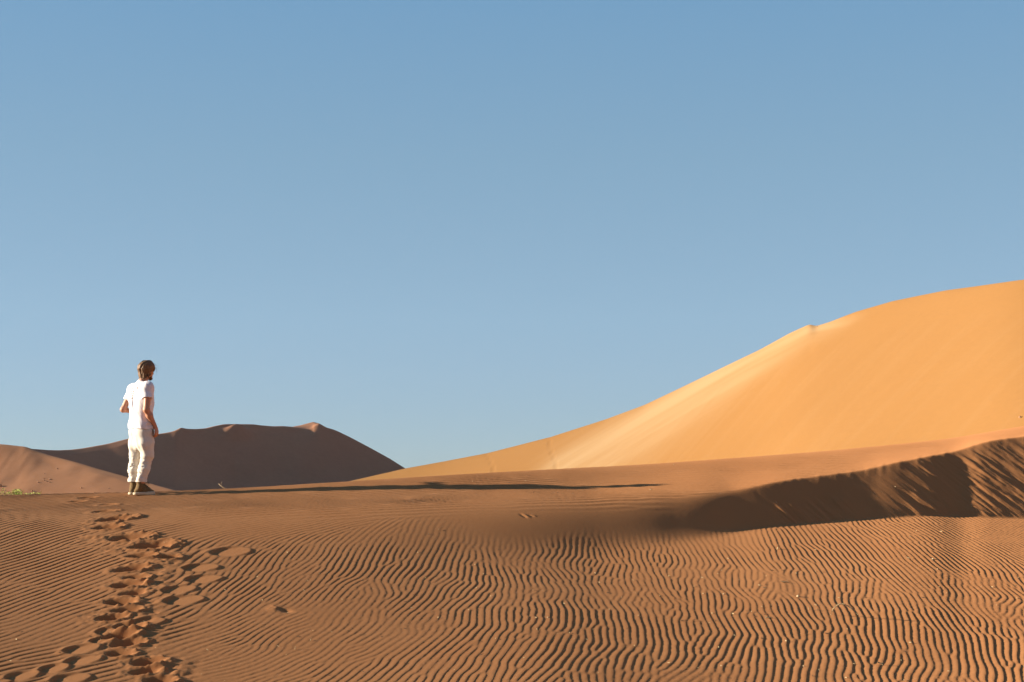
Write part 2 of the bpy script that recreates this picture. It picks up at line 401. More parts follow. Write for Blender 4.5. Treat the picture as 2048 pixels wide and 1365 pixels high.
# ------------------------------------------------------------------ slip face relief: tongues of slumped sand
C = XX * .82 + YY * .57; D = XX * .57 - YY * .82
D2 = D
C2 = C + .03 * fbm(C / .4, D / .4, 501, 2)
st = fbm(C2 / .085, D2 / .9, 511, 2) + .5 * fbm(C2 / .035, D2 / .4, 515, 2) + .35 * fbm(C2 / .3, D2 / .5, 517, 2)
st2 = fbm(C2 / .06, D2 / .12, 521, 3)
face = sm(PXX, 1475, 1560) * sm(tface, -.02, .06) * (sm(tface, 1.0, .90) * .35 + .65 * sm(tface, 1.0, .66))
where_lo = sm(PXX, 1520, 1570) * sm(PXX, 1760, 1640) * sm(tface + .12 * noise2(C / .2, C * 0, 7), .62, .40)
where_rt = sm(PXX + 60 * (1 - tface), 1800, 1960)
where_mid = .8 * sm(PXX, 1790, 1850) * sm(tface, .5, .35) + .9 * np.exp(-((PXX - 1860) / 35) ** 2) * sm(tface, .55, .75)
top_sc = sm(noise2(C / .11, C * 0, 12) * .5 + .5, .55, .8) * sm(tface, .66, .95) * .9
wgt = np.clip(where_lo + where_rt + where_mid, 0, 1)
slip = face * (wgt * ((.0105 + .006 * sm(PXX, 1900, 1800)) * st + .005 * st2) + .003 * top_sc * sm(tface, 1.0, .9) + .0015 * st)

Z = Z0 + dz_print + slip
amp1 = amp1 * ripmul; amp2 = amp2 * ripmul
XX2 = XX + 3.9 * amp1 * rh + 2.0 * amp2 * rh2
Z = Z + amp1 * rh + amp2 * rh2
Z = Z + .0010 * fbm(XX / .03, YY / .03, 77, 2) * sm(YY, 30, 25) * (.25 + .75 * mask)   # uneven sand
verts = np.stack([XX2, YY, Z + EZ], -1).reshape(-1, 3)
ground = mesh_obj('rippled_sand', verts, grid_faces(*XX.shape), M_SAND)
tag(ground, kind='structure')
PYF = row(Z / YY)

def on_sand(px, py=None, Y=None):           # a point on the near dune
    if Y is None: x, Y = at0(px, py)
    else: x = float(ucol(px)) * Y
    u = x / Y; c = min(max(int(np.searchsorted(ug, u)), 1), len(ug) - 1); rr = int(np.searchsorted(rows_Y, Y))
    rr = min(max(rr, 1), len(rows_Y) - 1)
    return Vector((x, Y, float(Z[rr, c]) + EZ))

# ------------------------------------------------------------------ far ground
def disc(name, rad, z, mat, n=96):
    v = [(0, 0, z)]; f = []
    for i in range(n):
        a = 2 * math.pi * i / n; v.append((rad * math.cos(a), rad * math.sin(a), z))
    for i in range(n): f.append((0, 1 + i, 1 + (i + 1) % n))
    return tag(mesh_obj(name, v, f, mat), kind='structure')
disc('desert_floor', 9000, EZ - 9.0, M_PLAIN)

# ------------------------------------------------------------------ far dunes
def dune(name, px0, px1, nc, Yr, feats_fn, mat, extra=None, sil=None, attr=None):
    px = np.linspace(px0, px1, nc); u = ucol(px)
    Fd, idx, tgt, lo, fine = feats_fn(px)
    Yr = np.asarray(Yr)
    Yc = np.linspace(lo, Yr[-1], 600)[:, None] * np.ones(nc)[None, :]
    Fd = fit_sil(Yc, Fd, idx, tgt, lo)
    Y = Yr[:, None] * np.ones(nc)[None, :]; X = Y * u[None, :]
    Zd = stack(Y, Fd); P = px[None, :] * np.ones_like(Y)
    Qc = row(Zd / Y) - tgt[None, :]
    Zd = Zd + ((sol(fine) - sol(tgt))[None, :] * Y) * np.exp(-(np.maximum(Qc, 0) / 16) ** 1.5)
    if extra is not None: Zd = Zd + extra(P, row(Zd / Y), X, Y, Zd)
    o = mesh_obj(name, np.stack([X, Y, Zd + EZ], -1).reshape(-1, 3), grid_faces(*X.shape), mat)
    if attr is not None:
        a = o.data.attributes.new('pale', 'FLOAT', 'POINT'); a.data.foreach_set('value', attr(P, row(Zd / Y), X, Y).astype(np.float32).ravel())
    tag(o, kind='structure')
    return o, X, Y, Zd, P

SR = [(400, 1000), (690, 965), (810, 937.5), (900, 921), (978, 906), (1103, 874), (1212, 839), (1291, 810), (1361, 777), (1447, 736), (1525, 699), (1584, 667), (1624, 649), (1638, 652.5), (1666, 644), (1719, 624), (1792, 603), (1841, 593), (1902, 581), (1963, 573), (2048, 561), (2300, 535), (2700, 520), (3200, 600)]
def right_feats(px):
    fine = curve(px, SR, 3); tgt = curve(px, SR, 55)
    Yc = curve(px, [(400, 175), (810, 160), (1100, 140), (1400, 125), (1636, 112), (2048, 92), (2600, 84), (3200, 84)], 60)
    zc = sol(tgt) * Yc
    Yb = np.minimum(curve(px, [(400, 150), (810, 135), (1100, 106), (1400, 78), (1636, 62), (2048, 50), (2600, 44), (3200, 44)], 60), Yc - 8)
    one = np.ones_like(px)
    return [[Yb - 60, -11 * one, 0], [Yb - 16, -9.0 * one, 2.5], [Yc, zc, 1.2], [Yc + 6, zc - 2.6, 1.5], [Yc + 60, -8 * one - .2 * zc, 3], [Yc + 100, -13 * one, 1]], 2, tgt, 40, fine
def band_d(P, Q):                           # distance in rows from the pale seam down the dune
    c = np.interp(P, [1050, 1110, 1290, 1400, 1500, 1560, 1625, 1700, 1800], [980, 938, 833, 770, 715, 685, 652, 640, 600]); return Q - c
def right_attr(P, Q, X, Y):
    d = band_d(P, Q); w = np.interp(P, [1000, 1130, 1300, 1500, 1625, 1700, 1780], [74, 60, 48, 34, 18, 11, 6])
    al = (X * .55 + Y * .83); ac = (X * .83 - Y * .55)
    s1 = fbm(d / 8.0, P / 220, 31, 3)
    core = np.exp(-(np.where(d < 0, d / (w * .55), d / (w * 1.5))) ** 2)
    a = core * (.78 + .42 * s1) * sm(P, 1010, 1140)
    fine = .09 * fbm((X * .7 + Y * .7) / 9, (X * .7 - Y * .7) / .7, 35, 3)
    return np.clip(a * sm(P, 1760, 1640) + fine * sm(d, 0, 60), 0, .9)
def right_extra(P, Q, X, Y, Zd):
    d = band_d(P, Q)
    e = .9 * np.exp(-(np.clip(d, -400, 400) / 46) ** 2) * sm(P, 1050, 1250) * sm(P, 1720, 1580) * sm(-d, -200, -5)*0
    e = e + .012 * fbm(d / 7.0, P / 260, 41, 3) * sm(Q, 570, 640)
    e = e + .5 * fbm(X / 30, Y / 30, 43, 2) * sm(Q - np.interp(P, [a for a, b in SR], [b for a, b in SR]), 4, 60)
    # slumped chutes low on the flank
    for (x0, y0, x1, y1) in [(1900, 600, 1560, 830), (1905, 690, 1600, 890), (1760, 760, 1640, 850), (1940, 650, 1780, 760), (2048, 600, 1850, 740), (1880, 740, 1700, 880)]:
        L = math.hypot(x1 - x0, y1 - y0); ax = ((P - x0) * (x1 - x0) + (Q - y0) * (y1 - y0)) / L; pe = ((P - x0) * (y1 - y0) - (Q - y0) * (x1 - x0)) / L
        pe = pe + 5 * noise2(ax / 60, ax * 0, int(x0))
        e = e - .008 * np.exp(-(pe / 5) ** 2) * sm(ax, 0, 60) * sm(ax, L, L - 60) + .008 * np.exp(-((pe - 9) / 6) ** 2) * sm(ax, 0, 60) * sm(ax, L, L - 60)
    # two tracks wandering down the low end
    for pts in ([(973, 908), (980, 920), (984, 932), (987, 947)], [(1100, 878), (1101, 900), (1112, 925), (1111, 941)]):
        t = np.interp(Q, [b for a, b in pts], [a for a, b in pts]) + 1.2 * noise2(Q / 4, Q * 0, 9)
        e = e - .07 * np.exp(-((P - t) / 1.6) ** 2) * sm(Q, pts[0][1] - 2, pts[0][1] + 4)
    return e
rY = np.concatenate([np.linspace(30, 60, 30, endpoint=False), np.linspace(60, 175, 420, endpoint=False), np.linspace(175, 280, 40)])
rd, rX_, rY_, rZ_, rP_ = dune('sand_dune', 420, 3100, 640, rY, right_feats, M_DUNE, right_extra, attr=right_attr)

SD = [(-700, 940), (-300, 915), (0, 902), (48, 897), (75, 899), (95, 900.5), (115, 901), (140, 900), (165, 897), (190, 892.5), (215, 888), (240, 881.5), (262, 876), (300, 870), (325, 867), (342, 864), (352, 860), (360, 855.5), (372, 858), (390, 858.5), (410, 857), (425, 853), (445, 849), (460, 848.5), (505, 849), (520, 851), (545, 853), (565, 852.5), (583, 854), (600, 850.5), (615, 846), (625.5, 843), (632, 846), (637, 847), (652, 855.5), (665, 859), (675, 863), (700, 875), (740, 896), (780, 918), (815, 940), (850, 962), (900, 990), (1300, 1010)]
def CAP(px, sil):                           # rows of the shaded brink below the sunlit cap of the summit
    return np.where((px > 583) & (px < 638), np.maximum(sil, np.interp(px, [583, 600, 612, 619, 624, 628, 632, 638], [854.5, 856.3, 857.3, 857, 855.5, 851.5, 849.5, 847.3])), sil)
def dark_feats(px):
    fine = curve(px, SD, 2); tgt = curve(px, SD, 38)
    Y4 = curve(px, [(-700, 400), (0, 440), (350, 496), (470, 522), (800, 568), (1300, 600)])
    p3 = CAP(px, fine); z3 = sol(tgt) * Y4
    Yb = Y4 - (z3 + 9.5) / .5
    Yb = np.minimum(Yb, Y4 - 3)
    one = np.ones_like(px)
    return [[Yb - 60, -10 * one, 0], [Yb, -9.4 * one, 3], [Y4, z3, .4], [Y4 + 20, sol(tgt) * (Y4 + 20), .8], [Y4 + 80, np.minimum(z3 - 18, -9), 8], [Y4 + 160, -14 * one, 1]], 3, tgt, 300, p3
def dark_extra(P, Q, X, Y, Zd):
    inr = sm(Q - np.interp(P, [a for a, b in SD], [b for a, b in SD]), 1, 14)
    p1 = P[0]; f1 = curve(p1, SD, 2); Y4 = curve(p1, [(-700, 400), (0, 440), (350, 496), (470, 522), (800, 568), (1300, 600)])
    capz = ((sol(f1) - sol(CAP(p1, f1)))[None, :] * Y) * sm(Y, Y4[None, :] + .5, Y4[None, :] + 19)
    C = X * .87 + Y * .5; Dn = X * .5 - Y * .87
    e = .9 * fbm(C / 26, Dn / 90, 601, 2) * inr + .22 * fbm(C / 6, Dn / 60, 607, 2) * inr
    # a bulge whose sunward side catches the light, and a spur running down from the first peak
    e = e + 3.2 * np.exp(-((P - 473) / 22) ** 2 - ((Q - 868) / 11) ** 2) * sm(Q, 851, 860)
    e = e + capz
    t = np.interp(Q, [858, 895, 930, 985], [362, 440, 500, 590])
    e = e + .5 * np.exp(-((P - t) / 30) ** 2) * sm(Q, 860, 880)
    t2 = np.interp(Q, [858, 880, 900, 930, 985], [520, 568, 590, 600, 600])
    e = e + .5 * np.exp(-((P - t2) / 22) ** 2) * sm(Q, 860, 880)
    return e
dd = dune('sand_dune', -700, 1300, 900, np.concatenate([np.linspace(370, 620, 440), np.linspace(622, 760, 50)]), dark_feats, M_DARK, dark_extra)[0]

SL = [(-900, 930), (-400, 905), (0, 898), (20, 897), (48, 896.2), (60, 899), (75, 904), (100, 911.5), (150, 924), (200, 939), (250, 953), (300, 967), (355, 982), (400, 994), (600, 1030)]
def left_feats(px):
    fine = curve(px, SL, 3); tgt = curve(px, SL, 25)
    Yc = curve(px, [(-900, 212), (48, 204), (355, 189), (600, 180)], 20)
    zc = sol(tgt) * Yc
    Yb = np.minimum(Yc - (zc + 9.4) / .42, Yc - 3); one = np.ones_like(px)
    return [[Yb - 40, -10 * one, 0], [Yb, -9.3 * one, 2], [Yc, zc, .6], [Yc + 6, zc - 3.2, 1.5], [Yc + 60, -12 * one, 2], [Yc + 90, -14 * one, 1]], 2, tgt, 120, fine
def left_extra(P, Q, X, Y, Zd):
    inr = sm(Q - np.interp(P, [a for a, b in SL], [b for a, b in SL]), 1, 16)
    e = .55 * fbm(X / 9, Y / 16, 701, 3) * inr + .10 * fbm(X / 1.2, Y / 9, 705, 2) * inr * sm(P, 120, 20)
    e = e + .8 * np.exp(-((P + 20) / 60) ** 2 - ((Q - 905) / 22) ** 2)
    return e
ld, lX, lY, lZ, lP = dune('sand_dune', -900, 600, 520, np.concatenate([np.linspace(135, 215, 280), np.linspace(216, 290, 30)]), left_feats, M_LEFT, left_extra)

# ------------------------------------------------------------------ solids grown from smooth fields (figure, clothes, boots)
class Field:
    def __init__(s, lo, hi, h):
        s.lo = np.array(lo, float); s.h = h; s.n = np.ceil((np.array(hi) - s.lo) / h).astype(int) + 1
        s.v = np.full(s.n, 1.0, np.float32)
    def pts(s, sl_):
        ax = [s.lo[i] + s.h * np.arange(sl_[i].start, sl_[i].stop) for i in range(3)]
        return np.stack(np.meshgrid(*ax, indexing='ij'), -1)
    def box(s, lo, hi):
        a = np.clip(np.floor((np.array(lo) - s.lo) / s.h).astype(int), 0, s.n); b = np.clip(np.ceil((np.array(hi) - s.lo) / s.h).astype(int) + 1, 0, s.n)
        return tuple(slice(int(a[i]), int(b[i])) for i in range(3))
    def add(s, a, b, ra, rb=None, k=.03, squash=None, op='u'):
        rb = ra if rb is None else rb; a = np.array(a, float); b = np.array(b, float)
        m = max(ra, rb) * 1.0 + k + 4 * s.h
        if squash is not None: m = m * max(1, squash[1])
        sl_ = s.box(np.minimum(a, b) - m, np.maximum(a, b) + m); p = s.pts(sl_)
        if squash is not None:
            ax, fa = np.array(squash[0], float), squash[1]; ax /= np.linalg.norm(ax); c = (a + b) / 2
            dd_ = (p - c) @ ax; p = p + dd_[..., None] * ax * (1 / fa - 1)
            a = a + ax * ((a - c) @ ax) * (1 / fa - 1); b = b + ax * ((b - c) @ ax) * (1 / fa - 1)
        ab = b - a; L2 = max(ab @ ab, 1e-12); t = np.clip(((p - a) @ ab) / L2, 0, 1)
        d = np.linalg.norm(p - a - t[..., None] * ab, axis=-1) - (ra + (rb - ra) * t)
        s.comb(sl_, d, k, op)
    def comb(s, sl_, d, k, op):
        v = s.v[sl_]
        if op == 'u':
            h = np.maximum(k - np.abs(v - d), 0) / k; s.v[sl_] = np.minimum(v, d) - h * h * k / 4
        else:
            d = -d; h = np.maximum(k - np.abs(v - d), 0) / k; s.v[sl_] = np.maximum(v, d) + h * h * k / 4
    def cut(s, point, normal):              # keep the side the normal points away from
        p = s.pts(tuple(slice(0, int(x)) for x in s.n)); s.v = np.maximum(s.v, ((p - np.array(point)) @ np.array(normal)).astype(np.float32))
    def warp(s, fn, near=.04):
        idx = np.where(np.abs(s.v) < near); p = s.lo + s.h * np.stack(idx, -1); s.v[idx] += fn(p)
    def mesh(s):
        v = s.v; sg = v < 0; nx, ny, nz = v.shape
        cs = np.zeros((nx - 1, ny - 1, nz - 1), np.int8)
        for dx in (0, 1):
            for dy in (0, 1):
                for dz in (0, 1): cs += sg[dx:nx - 1 + dx, dy:ny - 1 + dy, dz:nz - 1 + dz]
        act = (cs > 0) & (cs < 8); idx = np.full(act.shape, -1, np.int64); I = np.stack(np.where(act), -1); idx[act] = np.arange(len(I))
        acc = np.zeros((len(I), 3)); cnt = np.zeros(len(I))
        for ax in range(3):
            o1, o2 = [q for q in range(3) if q != ax]
            for e1 in (0, 1):
                for e2 in (0, 1):
                    A = I.copy(); A[:, o1] += e1; A[:, o2] += e2; B = A.copy(); B[:, ax] += 1
                    va = v[A[:, 0], A[:, 1], A[:, 2]]; vb = v[B[:, 0], B[:, 1], B[:, 2]]; m = (va < 0) != (vb < 0)
                    t = np.where(m, va / np.where(np.abs(va - vb) < 1e-9, 1, va - vb), 0)
                    P = A.astype(float); P[:, ax] += t; acc[m] += P[m]; cnt[m] += 1
        V = s.lo + s.h * acc / cnt[:, None]; Fs = []
        for ax in range(3):
            o1, o2 = [q for q in range(3) if q != ax]
            sa = [slice(None)] * 3; sb = [slice(None)] * 3; sa[ax] = slice(0, -1); sb[ax] = slice(1, None)
            ch = sg[tuple(sa)] != sg[tuple(sb)]; E = np.stack(np.where(ch), -1)
            E = E[(E[:, o1] > 0) & (E[:, o2] > 0) & (E[:, o1] < v.shape[o1] - 1) & (E[:, o2] < v.shape[o2] - 1)]
            q = []
            for (a_, b_) in ((1, 1), (0, 1), (0, 0), (1, 0)):
                G_ = E.copy(); G_[:, o1] -= a_; G_[:, o2] -= b_; q.append(idx[G_[:, 0], G_[:, 1], G_[:, 2]])
            q = np.stack(q, -1); fl = sg[E[:, 0], E[:, 1], E[:, 2]]
            if ax == 1: fl = ~fl
            q[~fl] = q[~fl][:, ::-1]; Fs.append(q)
        return V, np.concatenate(Fs)
    def obj(s, name, mat, parent=None):
        V, Fc = s.mesh(); return mesh_obj(name, V, Fc, mat, parent)

# ------------------------------------------------------------------ the person
M_SKIN = flat_mat('skin', (.36, .17, .10), (.32, .145, .085), 30, rough=.55, spec=.3)
M_SHIRT = flat_mat('white_cotton', (.54, .515, .53), (.51, .485, .505), 25, bump=(70, .0018))
M_TROU = flat_mat('cream_linen', (.47, .435, .385), (.43, .395, .345), 60, bump=(350, .001))
M_HAIR = flat_mat('brown_hair', (.048, .024, .010), (.185, .094, .036), 70, bump=(400, .003), rough=.6, spec=.3)
M_BEARD = flat_mat('dark_beard', (.06, .03, .015), (.09, .05, .02), 200)
M_BOOT = flat_mat('khaki_boot', (.135, .088, .038), (.09, .058, .026), 50, bump=(200, .001))
M_SOLE = flat_mat('tan_sole', (.40, .34, .24), (.33, .28, .19), 50)
M_SOCK = flat_mat('black_sock', (.012, .011, .010), None, 80)
M_PRINT = flat_mat('shirt_print', (.05, .032, .025), (.10, .07, .05), 300)
M_EYE = flat_mat('eye', (.6, .58, .55), None, 80, rough=.3)

PY0 = 19.2
foot = on_sand(283, Y=PY0)
P0 = Vector((float(ucol(283)) * PY0, PY0, foot.z))
person = empty('person', P0)
tag(person, 'person in white T-shirt and cream trousers standing on the dune crest, seen from behind', 'person')
def W(px, py, dy=0.0):                      # figure drawn in its own metres: across, depth, up
    return np.array([(px - 283) / 148.0, dy, (991 - py) / 148.0])
FA = np.array([.66, .75, 0]); RT = np.array([.75, -.66, 0])   # facing, and the body's right

def capseq(f, pts, k=.03, squash=None):
    for (a, ra), (b, rb) in zip(pts[:-1], pts[1:]): f.add(a, b, ra, rb, k, squash)

HC = W(287, 744, .03)
HF = np.array([.54, .83, -.12]); HF /= np.linalg.norm(HF); HR = np.array([.838, -.545, 0])
shL = W(257, 781, .12); shR = W(297, 779, -.12)
elL = W(240.5, 822, .08); wrL = W(262, 826, .30)
elR = W(297.5, 824, -.20); wrR = W(312.5, 857, -.10)
hipL = W(270, 882, .075); hipR = W(293, 882, -.075)
knL = W(266, 921, .08); knR = W(295, 919, -.05)
anL = W(264, 973, .13); anR = W(284, 974, -.05)

B = Field((-.42, -.40, .02), (.36, .50, 1.84), .0055)
B.add(HC + (0, 0, .035), HC + (0, 0, .035), .092, k=.01, squash=(HF, 1.12))
B.add(HC + HF * .025 - (0, 0, .03), HC + HF * .06 - (0, 0, .075), .065, .038, k=.05)
B.add(HC + HF * .095 + (0, 0, .008), HC + HF * .118 - (0, 0, .022), .008, .014, k=.014)          # nose
B.add(HC + HF * .082 - (0, 0, .05) + HR * .022, HC + HF * .082 - (0, 0, .05) - HR * .022, .011, k=.012)  # mouth
B.add(HC + HF * .085 + (0, 0, .028) + HR * .03, HC + HF * .085 + (0, 0, .028) - HR * .03, .012, k=.02)  # brow
for s_ in (1, -1):
    B.add(HC + HR * .082 * s_ + (0, 0, .005), HC + HR * .088 * s_ - (0, 0, .03), .017, .011, k=.012, squash=(HR, .5))
NB = W(280, 768, .01)
B.add(HC - HF * .02 - (0, 0, .05), NB - (0, 0, .03), .055, .06, k=.04)
B.add(W(280, 796, 0), W(281, 850, 0), .085, .085, k=.06, squash=(RT, 1.2))
B.add(W(281, 850, 0), W(281.5, 882, 0), .09, .10, k=.06, squash=(RT, 1.1))
B.add(NB - (0, 0, .03), W(280, 796, 0), .06, .085, k=.05)
B.add(shL, shR, .046, .046, k=.03)
capseq(B, [(shL, .052), (elL, .036), (wrL, .026)], .03)
capseq(B, [(shR, .052), (elR, .039), ((elR * .65 + wrR * .35), .041), (wrR, .025)], .03)
capseq(B, [(hipL, .085), (knL, .056), (anL, .040)], .04)
capseq(B, [(hipR, .085), (knR, .056), (anR, .040)], .04)
capseq(B, [(anL, .040), (anL + (.03, .10, -.085), .026)], .04)
capseq(B, [(anR, .040), (anR + (.11, .01, -.085), .026)], .04)
def hand(wr, d, palm_n, curl, sp):
    d = np.array(d, float); d /= np.linalg.norm(d); n = np.array(palm_n, float); n -= d * (n @ d); n /= np.linalg.norm(n); a = np.cross(d, n) * sp
    pc = wr + d * .05
    B.add(wr, pc + d * .025, .024, .033, k=.015, squash=(n, .62))
    for i, (o, l) in enumerate(((-.030, .084), (-.010, .094), (.010, .088), (.029, .070))):
        b0 = wr + d * .075 + a * o * 1.05; p1 = b0 + (d * math.cos(.35 * curl) + n * math.sin(.35 * curl)) * l * .45
        p2 = p1 + (d * math.cos(.95 * curl) + n * math.sin(.95 * curl)) * l * .33; p3 = p2 + (d * math.cos(1.6 * curl) + n * math.sin(1.6 * curl)) * l * .25
        capseq(B, [(b0 - d * .02, .0095), (b0, .0095), (p1, .009), (p2, .0082), (p3, .007)], .004)
    t0 = wr + d * .025 - a * .026; t1 = t0 + d * .032 - a * .022 + n * .012; t2 = t1 + d * .028 - a * .004 + n * .014
    capseq(B, [(wr + d * .02 - a * .012, .014), (t0, .013), (t1, .0105), (t2, .0085)], .008)
hand(wrR, (.22, .06, -1), (-.9, .35, 0), 1.0, -1)
hand(wrL, (.75, .55, .10), (-.1, -.2, -1), .9, 1)
body = B.obj('body', M_SKIN, person)
for s_ in (1, -1):
    f = Field(HC + HF * .085 + HR * .03 * s_ - .02, HC + HF * .085 + HR * .03 * s_ + .02, .003)
    c_ = HC + HF * .083 + HR * .031 * s_ + (0, 0, .012); f.add(c_, c_, .0115, k=.001); f.obj('eye', M_EYE, person)

# T-shirt
T = Field((-.36, -.36, .80), (.30, .34, 1.62), .0055)
T.add(NB + (-.005, 0, -.02), NB + (-.002, 0, -.06), .072, .085, k=.05)
T.add(W(264, 785, .075), W(292, 785, -.075), .090, .090, k=.06)
T.add(W(270.5, 800, .05), W(288, 800, -.05), .120, .120, k=.08, squash=(FA, .92))
T.add(W(273, 817, .04), W(287, 817, -.04), .124, .124, k=.08, squash=(FA, .92))
T.add(W(277, 835, .03), W(284, 835, -.03), .128, .128, k=.08, squash=(FA, .92))
T.add(W(274, 847, .04), W(286.5, 847, -.04), .136, .136, k=.05, squash=(FA, .92))
T.add(W(273, 858, .045), W(288, 858, -.045), .142, .142, k=.05, squash=(FA, .92))
T.add(shL, shR, .078, .080, k=.04)
slv = (elR - shR) / np.linalg.norm(elR - shR); slL = (elL - shL) / np.linalg.norm(elL - shL)
def ridge(x): return 1 - 2 * np.abs(x)
def folds_shirt(p):
    n1 = noise3(np.stack([p[:, 0] * 14 + p[:, 2] * 4, p[:, 1] * 14, p[:, 2] * 3.2], -1), 3)
    n2 = noise3(np.stack([p[:, 0] * 28 + p[:, 2] * 16, p[:, 1] * 28, p[:, 2] * 9], -1), 5)
    w = .25 + .9 * sm(p[:, 2], 1.35, 1.05) + .4 * sm(p[:, 0], .0, .12)
    side = sm(p[:, 0], .03, .12) * sm(p[:, 2], 1.10, .98)
    n3 = noise3(np.stack([p[:, 0] * 20 + p[:, 2] * 22, p[:, 1] * 16, p[:, 2] * 26 - p[:, 0] * 16], -1), 9)
    fold = -.012 * np.exp(-((p[:, 0] - (-.128 + .10 * (1.30 - p[:, 2]) * 1.3)) / .012) ** 2) * sm(p[:, 2], 1.33, 1.25) * sm(p[:, 2], 1.05, 1.14) * (p[:, 1] < .05)
    return (w * (.0095 * ridge(n1) + .005 * n2) + .011 * side * n3 - fold).astype(np.float32)
T2 = Field((-.36, -.36, .80), (.30, .34, 1.62), .0055)
T2.add(shL + (.02, -.02, .0), shL * .40 + elL * .60 + (.004, 0, 0), .072, .064, k=.05)
T2.add(shR + (-.02, .02, .0), shR * .42 + elR * .58 + (.008, .0, 0), .080, .074, k=.045)
cR = shR * .50 + elR * .50; cL = shL * .45 + elL * .55
T2.add(cR + slv * .02, cR + slv * .30, .062, .066, k=.006, op='s'); T2.add(cL + slL * .02, cL + slL * .30, .052, .056, k=.006, op='s')
for c_, n_ in ((cR, slv), (cL, slL)):
    sl_ = T2.box(c_ - .14, c_ + .14); p_ = T2.pts(sl_); T2.v[sl_] = np.maximum(T2.v[sl_], ((p_ - c_) @ n_).astype(np.float32))
h_ = np.maximum(.03 - np.abs(T.v - T2.v), 0) / .03; T.v = (np.minimum(T.v, T2.v) - h_ * h_ * .0075).astype(np.float32)
T.warp(folds_shirt)
T.cut(W(280, 861.5, 0), (-.035, 0, -1))
T.cut(NB + (0, 0, .035), (.28, .12, 1))
shirt = T.obj('t_shirt', M_SHIRT, person)

# trousers
Q = Field((-.34, -.34, .13), (.32, .36, .98), .0055)
Q.add(W(273, 868, .045), W(289, 868, -.045), .132, .132, k=.05, squash=(FA, .92))
Q.add(W(271.5, 890, .05), W(291, 889, -.05), .114, .114, k=.07)
capseq(Q, [(W(270, 890, .07), .112), (W(268.5, 915, .08), .086), (W(265, 940, .10), .081), (W(263.5, 963, .125), .071), (W(263.5, 972, .125), .070)], .035)
capseq(Q, [(W(293, 890, -.06), .108), (W(296, 912, -.05), .084), (W(290, 941, -.05), .080), (W(285.5, 963, -.05), .071), (W(285, 972, -.05), .070)], .035)
def folds_tr(p):
    x, y, z = p.T
    n1 = noise3(np.stack([x * 9 + z * 9, y * 9, z * 17 - x * 9], -1), 13)
    n2 = noise3(np.stack([x * 15 - z * 9, y * 14, z * 44 + x * 14], -1), 15)
    n3 = noise3(np.stack([x * 24 + z * 6, y * 24, z * 5], -1), 17)
    lo = sm(z, .62, .42); up = sm(z, .5, .7)
    return (.0045 * ridge(n1) * (.5 + lo) + .005 * ridge(n2) * lo + .006 * n3 * (up + .3)).astype(np.float32)
Q.warp(folds_tr)
Q.cut(W(280, 966.5, 0), (0, 0, -1)); Q.cut(W(280, 853, 0), (0, 0, 1))
trou = Q.obj('trousers', M_TROU, person)
def tube_v(pts, rad, n=6, close=True):
    V = []; Fc = []; pts = [np.array(p, float) for p in pts]; rad = rad if hasattr(rad, '__len__') else [rad] * len(pts)
    for i, p in enumerate(pts):
        t = pts[min(i + 1, len(pts) - 1)] - pts[max(i - 1, 0)]; t = t / (np.linalg.norm(t) + 1e-12)
        a = np.cross(t, (0, 0, 1.0) if abs(t[2]) < .9 else (1.0, 0, 0)); a /= np.linalg.norm(a); b = np.cross(t, a)
        for k in range(n):
            an = 2 * math.pi * k / n; V.append(p + rad[i] * (a * math.cos(an) + b * math.sin(an)))
    for i in range(len(pts) - 1):
        for k in range(n): Fc.append((i * n + k, i * n + (k + 1) % n, (i + 1) * n + (k + 1) % n, (i + 1) * n + k))
    return V, Fc
def tubes(name, lst, mat, parent=None, n=6):
    V = []; Fc = []
    for pts, rad in lst:
        v, f = tube_v(pts, rad, n); o = len(V); V += v; Fc += [tuple(i + o for i in q) for q in f]
    return mesh_obj(name, V, Fc, mat, parent)
tubes('belt_loop', [([W(307.5, 863, -.10), W(308.3, 871, -.10)], .006)], M_SOCK, person)

